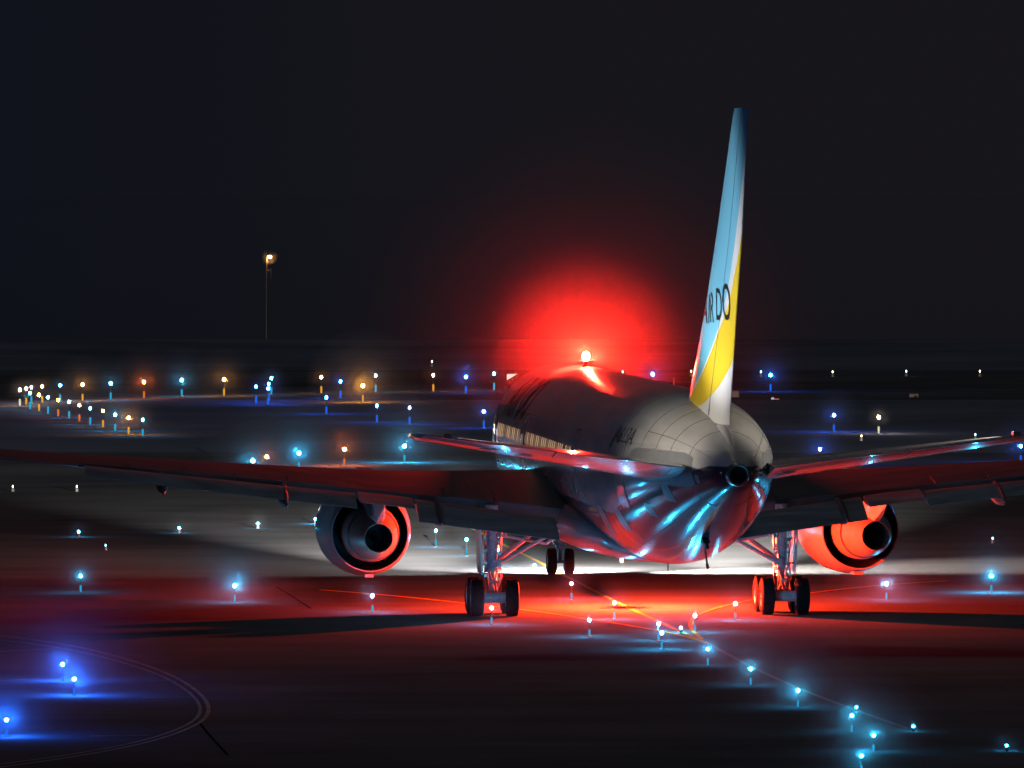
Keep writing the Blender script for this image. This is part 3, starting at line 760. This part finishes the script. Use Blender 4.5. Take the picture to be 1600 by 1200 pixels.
# ================================================================== airfield lamps
COLS = {'c': ((.012, .40, .78), (.35, .9, 1.0), 'cyan'), 'b': ((.008, .13, 1.0), (.25, .45, 1.0), 'blue'), 'a': ((1.0, .36, .03), (1.0, .80, .40), 'amber'),
        'o': ((1.0, .16, .01), (1.0, .62, .30), 'orange'), 'w': ((1.0, .80, .55), (1, .95, .85), 'white')}
LAMPM = {k: emit('lamp_lens_' + v_[2], v_[1], 9.0) for k, v_ in COLS.items()}
STREAKM = {k: emit('lamp_streak_' + v_[2], (v_[0][0] * .9, min(1, v_[0][1] * 1.1), v_[0][2]), .95) for k, v_ in COLS.items()}  # dim glow of the added ghost streaks
PROTO = {}
def lamp_parts(c, small):
    key = (c, small)
    if key in PROTO: return PROTO[key]
    H_ = 8.0 if small else 26.0; out = []
    def mk(name, mb, m, smooth=False):
        me = bpy.data.meshes.new(name); me.from_pydata([tuple(p) for p in mb.v], [], mb.f); me.materials.append(m)
        b_ = bmesh.new(); b_.from_mesh(me); bmesh.ops.recalc_face_normals(b_, faces=b_.faces); b_.to_mesh(me); b_.free()
        if smooth:
            for p in me.polygons: p.use_smooth = True
        out.append((name, me))
    mk('lens', MB().ball((0, 0, H_), 1.6 if small else 2.1, 10, 6, 1.12), LAMPM[c], True)
    if small: mk('housing', MB().lathe([(0, 3.0), (4.5, 2.4), (6.2, 1.6)], (0, 0, 0), 'Z', 14), STAKE)
    else:
        mk('stake', MB().tube((0, 0, 12.0), (0, 0, 22.8), .28, n=8), BLK)
        mk('collar', MB().lathe([(22.3, .8), (23.6, 1.9)], (0, 0, 0), 'Z', 12), STAKE)
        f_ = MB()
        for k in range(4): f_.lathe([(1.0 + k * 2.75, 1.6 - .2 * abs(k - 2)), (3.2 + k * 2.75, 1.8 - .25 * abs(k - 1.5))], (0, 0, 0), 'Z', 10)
        mk('streak_stub', f_, STREAKM[c])  # glowing stub added as the ghost streak below each lamp
        mk('base_plate', MB().lathe([(0, 3.6), (.9, 3.2)], (0, 0, 0), 'Z', 16), STAKE)
    PROTO[key] = out; return out
BLOOMS = {}
def lamp(u, v_, c, size, label, group, name='taxiway_light', sig=.03, g=None):
    small = size == 't' or (size == 's' and v_ > 690)
    hpx = 8.0 if small else 26.0
    vary = .82 + .36 * ((u * 7 + v_ * 13) % 11) / 10
    z = .3
    for _ in range(6): p = G(u, v_, z); s_ = F_PX / p.y; z = hpx / s_
    k = {'B': 1.25, 'M': 1.0, 's': 1.15 if small else .82, 't': .62}[size]
    r = empty(name, (p.x, p.y, 0)); tag(r, label, 'airfield light', group)
    g = g if g is not None else {'B': 14.0, 'M': 9.0, 's': 4.2, 't': 0}[size]
    g *= vary
    rl = (1.6 if small else 2.1) * k / s_
    Lr = .85 * g / s_ / sig / (PI * rl * rl)
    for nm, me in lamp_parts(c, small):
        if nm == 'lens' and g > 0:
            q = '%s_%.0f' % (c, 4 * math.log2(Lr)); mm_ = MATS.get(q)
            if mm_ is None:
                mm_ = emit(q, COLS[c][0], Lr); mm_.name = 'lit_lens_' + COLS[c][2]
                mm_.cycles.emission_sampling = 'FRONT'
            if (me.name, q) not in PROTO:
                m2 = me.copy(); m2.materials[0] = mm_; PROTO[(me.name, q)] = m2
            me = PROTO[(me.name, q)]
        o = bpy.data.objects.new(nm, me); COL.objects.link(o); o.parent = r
        if nm == 'lens' and k != 1.0: o.scale = (k, k, 1 + (k - 1) * .0)
    r.scale = (1 / s_,) * 3  # scaled by distance: lenses swell with the bloom, stubs keep the ghost gap
    if g > 0:
        BLOOMS.setdefault(sig, []).append((Vector((p.x, p.y, z)), 5.2 * g / s_ + .1))
    return r

GA = 'lamps of the far upper row curving away at the left'
GB = 'lamps of the far lower row slanting down at the left'
GC = 'lamps in the dark field behind the left wing'
GD = 'lamps along the far side of the field'
GE = 'taxiway lamps on the apron round the aircraft'
GF = 'taxiway lamps leading to the lower right corner'
GG = 'blue stand lamps in the lower left corner'
LAMPS = [
 (31, 609, 'w', 's', 'whitish lamp at the far left end where both lamp rows meet', GA), (41, 607, 'a', 's', 'small amber lamp next to the whitish lamp ending the two rows', GA),
 (49, 605, 'c', 's', 'small cyan lamp crowded between amber lamps at the tip of the rows', GA), (66, 604, 'a', 's', 'amber lamp in the upper row near its left tip', GA),
 (94, 602, 'c', 's', 'cyan lamp between the two leftmost bigger amber lamps of the upper row', GA), (129, 601, 'a', 'M', 'amber lamp with long foot streak, first large one of the upper row', GA),
 (173, 599, 'c', 'M', 'large cyan lamp between amber lamps in the left part of the upper row', GA), (225, 597, 'o', 'M', 'orange lamp in the middle of the upper row', GA),
 (284, 594, 'c', 'M', 'cyan lamp in the upper row between the orange and the amber lamp', GA), (350, 593, 'a', 'M', 'amber lamp ending the upper row on its right', GA),
 (47, 614, 'c', 's', 'topmost small cyan lamp of the lower slanting row', GB), (61, 617, 'a', 's', 'topmost small amber lamp of the lower slanting row', GB),
 (75, 621, 'c', 's', 'second cyan lamp down the lower slanting row', GB), (91, 625, 'o', 's', 'orange lamp a third of the way down the lower slanting row', GB),
 (108, 628, 'c', 's', 'cyan lamp between the two orange lamps of the slanting row', GB), (124, 633, 'o', 's', 'brighter orange lamp midway down the slanting row', GB),
 (141, 638, 'c', 's', 'cyan lamp just right of the brighter orange lamp in the slanting row', GB), (161, 642, 'a', 's', 'amber lamp left of the brightest cyan lamp in the slanting row', GB),
 (180, 648, 'c', 'M', 'brightest cyan lamp near the lower end of the slanting row', GB), (201, 653, 'a', 'M', 'bright amber lamp second from the lower end of the slanting row', GB),
 (223, 656, 'c', 's', 'small cyan lamp at the lower right end of the slanting row', GB),
 (400, 604, 'b', 's', 'blue lamp just left of the tight blue trio', GC), (424, 591, 'c', 's', 'cyan lamp topping the tight cluster beyond the left wing', GC),
 (420, 600, 'b', 's', 'middle blue lamp of the tight cluster beyond the left wing', GC), (419, 607, 'b', 'M', 'lowest and brightest blue lamp of the tight cluster', GC),
 (502, 589, 'a', 's', 'small amber lamp left of the big yellow lamp, on the far line', GC), (532, 596, 'b', 's', 'small blue lamp close to the left of the big yellow lamp', GC),
 (510, 621, 'b', 's', 'blue lamp below the small amber one on the far line', GC), (567, 603, 'a', 'B', 'big yellow lamp with a wide glow on the far line', GC),
 (587, 587, 'c', 's', 'small cyan lamp above and right of the big yellow lamp', GC), (589, 634, 'b', 's', 'blue lamp below the big yellow lamp', GC),
 (640, 637, 'b', 's', 'blue lamp straight above the left stabilizer tip', GC), (675, 565, 'a', 't', 'upper of two small amber lamps one above the other', GC),
 (677, 586, 'a', 's', 'lower of two small amber lamps one above the other', GC),
 (395, 720, 'c', 'B', 'bright cyan lamp just above the left wing, leftmost of the near group', GC), (417, 714, 'o', 'M', 'orange lamp between the two leftmost bright cyan ones above the left wing', GC),
 (467, 708, 'c', 'B', 'widest glowing cyan lamp above the middle of the left wing', GC), (538, 702, 'o', 'B', 'bright orange lamp with a red glow above the left wing', GC),
 (632, 697, 'c', 'B', 'bright cyan lamp just left of the stabilizer tip', GC),
 (728, 589, 'b', 'M', 'blue lamp on the far line left of the red glow', GD), (772, 584, 'c', 's', 'small cyan lamp at the left rim of the red glow', GD), (756, 643, 'b', 'M', 'blue lamp left of the cabin windows', GD),
 (973, 581, 'c', 't', 'tiny lamp just right of the upper beacon', GD), (1020, 585, 'b', 'M', 'blue lamp between the red glow and the fin', GD), (1080, 580, 'a', 't', 'dim amber lamp just left of the fin', GD),
 (1189, 581, 'c', 't', 'tiny cyan lamp touching the bright blue lamp right of the fin', GD), (1204, 586, 'b', 'M', 'bright blue lamp on the far line right of the fin', GD), (1301, 581, 'a', 't', 'tiny amber lamp on the far line above the blue lamp with long streak', GD),
 (1416, 580, 'c', 't', 'tiny cyan lamp on the far line toward the right', GD), (1531, 580, 'a', 't', 'tiny amber lamp farthest right on the far line', GD),
 (1303, 649, 'b', 'M', 'bright blue lamp above the right stabilizer next to a pale white one', GD), (1373, 652, 'w', 's', 'pale white lamp in the dark field above the right stabilizer', GD),
 (1346, 681, 'a', 't', 'tiny amber lamp just above the right stabilizer', GD), (1524, 679, 'c', 't', 'tiny cyan lamp above the outer right stabilizer', GD),
 (1281, 702, 'b', 'M', 'blue lamp at the upper edge of the right stabilizer', GD), (1595, 697, 'b', 'M', 'blue lamp at the tip of the right stabilizer', GD),
 (123, 831, 'c', 's', 'small cyan lamp alone below the outer left wing', GE), (280, 825, 'c', 's', 'cyan lamp below the left wing, second from the left', GE), (403, 818, 'c', 's', 'cyan lamp below the left wing left of the engine', GE),
 (165, 852, 'c', 't', 'tiny cyan lamp low below the outer left wing', GE), (20, 760, 'w', 't', 'faint pale lamp under the left wing, leftmost of a dim row', GE), (120, 760, 'w', 't', 'faint pale lamp of the dim row left of the flap fairing', GE),
 (322, 759, 'w', 't', 'faint pale lamp right under the flap of the left wing', GE), (126, 900, 'c', 'M', 'cyan lamp in the dark left part of the apron', GE), (367, 915, 'c', 'B', 'cyan lamp with strong glow left of the red lit ground', GE),
 (582, 931, 'c', 'M', 'cyan lamp on the red ground below the left engine', GE), (768, 950, 'c', 'M', 'cyan lamp between the left main wheels', GE),
 (493, 811, 'c', 's', 'small cyan lamp touching the left engine cowl', GE), (681, 829, 'c', 'M', 'cyan lamp between the left engine and the left gear', GE), (729, 843, 'c', 'M', 'cyan lamp just left of the left gear door', GE),
 (780, 859, 'c', 'M', 'cyan lamp behind the side brace of the left gear', GE), (835, 883, 'c', 's', 'pale cyan lamp left of the nose wheels', GE), (893, 912, 'c', 'M', 'cyan lamp just below the nose wheels', GE),
 (960, 942, 'c', 'M', 'cyan lamp on the diagonal yellow line under the fuselage', GE), (921, 969, 'c', 'M', 'cyan lamp on the lower yellow line left of the junction', GE),
 (1149, 943, 'c', 'M', 'cyan lamp on the curved line just left of the right gear', GE), (1385, 912, 'c', 'B', 'cyan lamp with teal glow right of the right engine', GE), (1549, 900, 'c', 'B', 'cyan lamp with teal glow at the right edge of the white lit strip', GE),
 (1551, 841, 'c', 't', 'dim cyan lamp in the dark under the right wing', GE),
 (1086, 962, 'c', 'M', 'cyan lamp at the bend of the curved line', GF), (1029, 975, 'c', 'M', 'upper left cyan lamp of the four round the line junction', GF), (1064, 981, 'c', 's', 'smaller cyan lamp in the wedge between the joining lines', GF),
 (1034, 989, 'c', 'M', 'lower left cyan lamp of the four round the line junction', GF), (1106, 1014, 'c', 'B', 'cyan lamp right below the tip of the line junction', GF), (1173, 1045, 'c', 'B', 'cyan lamp second down the dotted line past the junction', GF),
 (1247, 1079, 'c', 'B', 'cyan lamp third down the dotted line past the junction', GF), (1338, 1105, 'c', 's', 'small cyan lamp topping the close group at the lower right', GF), (1331, 1118, 'c', 'B', 'cyan lamp at the left of the close group at the lower right', GF),
 (1365, 1149, 'c', 'B', 'cyan lamp at the right of the close group at the lower right', GF), (1346, 1181, 'c', 'B', 'lowest cyan lamp near the bottom edge', GF), (1427, 1135, 'c', 's', 'small cyan lamp apart to the right of the close group', GF),
 (1573, 1165, 'c', 's', 'small cyan lamp in the lower right corner', GF),
 (98, 1038, 'b', 'B', 'upper blue lamp of the pair inside the curved line', GG), (116, 1061, 'b', 'B', 'lower blue lamp of the pair inside the curved line', GG), (10, 1125, 'b', 'B', 'blue lamp at the left edge near the bottom', GG),
]
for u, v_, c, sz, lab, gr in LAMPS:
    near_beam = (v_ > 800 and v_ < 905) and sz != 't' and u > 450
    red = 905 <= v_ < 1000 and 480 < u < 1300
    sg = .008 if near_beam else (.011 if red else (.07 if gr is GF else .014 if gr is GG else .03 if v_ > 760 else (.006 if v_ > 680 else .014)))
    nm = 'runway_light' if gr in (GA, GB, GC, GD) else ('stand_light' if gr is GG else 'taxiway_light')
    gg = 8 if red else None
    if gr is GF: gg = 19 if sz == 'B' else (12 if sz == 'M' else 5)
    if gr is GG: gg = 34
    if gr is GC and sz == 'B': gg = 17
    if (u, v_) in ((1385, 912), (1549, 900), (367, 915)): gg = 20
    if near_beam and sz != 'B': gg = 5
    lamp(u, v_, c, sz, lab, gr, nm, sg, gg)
# added bloom balls: those that do not touch share one mesh
for sg, balls in BLOOMS.items():
    for fr, wt_ in ((1.0, .10), (.74, .16), (.52, .26), (.34, .50), (.19, 1.2), (.10, 2.0)):
        m, v = vol_mat('lamp_bloom', sg * wt_); layers = []
        for p, r in balls:
            r = r * fr
            for Lr in layers:
                if all((p - q).length > r + t + .02 for q, t in Lr): Lr.append((p, r)); break
            else: layers.append([(p, r)])
        for Lr in layers:
            mb = MB()
            for p, r in Lr: mb.ball(p, r, 20, 12)
            o = mb.build('bloom_ball', m, None, kind='stuff'); o['label'] = 'added bloom balls glowing round the airfield lamps'

# ================================================================== far things
def far_at(u, v_, dist):
    t = dist / F_PX; return Vector(((u - 800) * t, dist, CAM_H - (v_ - Y_HOR) * t)), F_PX / dist
# street lamp
p, s_ = far_at(421, 401, 650); sl = empty('street_lamp', (p.x - 5 / s_, p.y, 0)); tag(sl, 'lone street lamp with a bright orange head high over the dark field', 'street lamp')
POLEM = mat('galvanised_pole', (.02, .018, .017), .6)
zt = p.z + .05
MB().lathe([(0, .16), (zt - .25, .10), (zt, .09)], (0, 0, 0), 'Z', 12).build('pole', POLEM, sl, smooth=True)
MB().tube((0, 0, zt - .05), (5 / s_, 0, zt + .12), .05).build('arm', POLEM, sl)
MB().box((5 / s_ + .05, 0, zt + .14), (.75, .3, .12)).build('lamp_head', POLEM, sl)
MB().ball((5 / s_ + .02, -.02, zt - .06), .22, 14, 8, .75).build('lamp_glass', emit('sodium_lamp', (1, .72, .35), 9), sl, smooth=True)
point('sodium_light', (p.x, p.y - .05, zt - .35), 24, (1, .42, .10), None, .12)
BLOOM2 = MB().ball((p.x, p.y, p.z), .75, 20, 12); m, v = vol_mat('street_lamp_bloom', .02); o = BLOOM2.build('bloom_ball', m, None, kind='stuff'); o['label'] = 'added bloom ball round the street lamp head'  # ball added for the bloom of the lamp head
MB().tube((2 * 5 / s_ + .0 - .15, 0, p.z - 2.0), (2 * 5 / s_ - .15, 0, p.z - 1.1), .07).build('second_post', POLEM, sl)  # faint second upright beside the pole
MB().tube((0, 0, p.z - 1.25), (2 * 5 / s_ - .1, 0, p.z - 1.3), .03).build('second_post_arm', POLEM, sl)

def far_thing(name, u, v_, dist, label, cat):
    p, s_ = far_at(u, v_, dist); r = empty(name, (p.x, p.y, 0)); tag(r, label, cat); return r, p, s_
# lit triangular panel behind the cabin roof
r, p, s_ = far_thing('triangular_marker', 800, 589, 500, 'white lit triangular panel behind the cabin roof left of the beacon', 'marker')
V = [(-8 / s_, 0, p.z - 5 / s_), (-8 / s_, 0, p.z + 4.5 / s_), (9 / s_, 0, p.z + 5 / s_)]; V += [(a, .1, c) for a, b, c in V]
new_obj('panel', V, [(0, 1, 2), (5, 4, 3), (0, 3, 4, 1), (1, 4, 5, 2), (2, 5, 3, 0)], emit('lit_panel', (1, .82, .74), .9), r)
MB().tube((-8 / s_, .05, 0), (-8 / s_, .05, p.z), .04).tube((0, .05, 0), (0, .05, p.z), .04).build('post', STAKE, r)
# thin red lit posts
for u, v0, v1, e in ((1053, 590, 608, .55), (1062, 600, 614, .12)):
    p, s_ = far_at(u, v1, 470); q, _ = far_at(u, v0, 470)
    r = empty('marker_post', (p.x, p.y, 0)); tag(r, 'thin glowing red post left of the fin' if e > .3 else 'fainter red post close to the fin', 'marker post')
    MB().tube((0, 0, p.z), (0, 0, q.z), .035).build('light_tube', emit('red_tube%d' % int(e * 100), (1, .10, .08), e), r)
    MB().tube((0, 0, 0), (0, 0, p.z), .03).build('post', STAKE, r)
# rimmed board behind the fin
r, p, s_ = far_thing('sign_board', 1147, 622, 460, 'dark square board with a dim amber rim right behind the fin', 'sign')
w, h = 7.5 / s_, 11 / s_
MB().box((0, 0, p.z), (2 * w, .08, 2 * h)).build('board', mat('dark_board', (.03, .012, .010), .6), r)
f_ = MB(); f_.box((0, -.05, p.z + h), (2 * w, .05, .06)); f_.box((w, -.05, p.z), (.06, .05, 2 * h)); f_.build('rim', emit('amber_rim', (1, .22, .10), .10), r)
MB().box((0, 0, (p.z - h) / 2), (.1, .05, p.z - h)).build('post', STAKE, r)
# equipment cabinet
r, p, s_ = far_thing('equipment_cabinet', 1212, 631, 455, 'small pinkish equipment cabinet on legs with two lamps on top', 'cabinet')
w, h = 5 / s_, 6.5 / s_
MB().box((0, 0, p.z), (2 * w, .4, 2 * h)).build('cabinet_body', emit('cabinet_glow', (.45, .08, .14), .14), r)  # body glows faintly to stand for light falling on it
f_ = MB(); f_.box((-w * .7, 0, p.z - h - .15), (.05, .3, .4)); f_.box((w * .7, 0, p.z - h - .15), (.05, .3, .4)); f_.build('legs_frame', STAKE, r)
MB().ball((-w * .9, -.05, p.z + h + .05), .11).build('white_lamp', emit('cab_lamp_a', (.75, .65, 1), .6), r)
MB().box((w * .35, -.22, p.z + h + .02), (.30, .05, .10)).build('orange_lamp', emit('cab_lamp_b', (1, .25, .12), .6), r)
MB().ball((-w * .8, -.24, p.z - .02), .05).build('indicator_lamp', emit('cab_lamp_a', (.75, .65, 1), .6), r)
# dim red board far right
r, p, s_ = far_thing('sign_board', 1428, 623, 460, 'faint dark red board low over the field below the tiny cyan lamp', 'sign')
MB().box((0, 0, p.z), (14 / s_, .08, 16 / s_)).build('board', mat('dark_board', (.03, .012, .010), .6), r)
MB().box((0, -.05, p.z + 8 / s_), (14 / s_, .05, .05)).build('rim', emit('dim_rim', (1, .12, .08), .05), r)
MB().tube((0, .05, 0), (0, .05, p.z - 8 / s_), .04).build('post', STAKE, r)
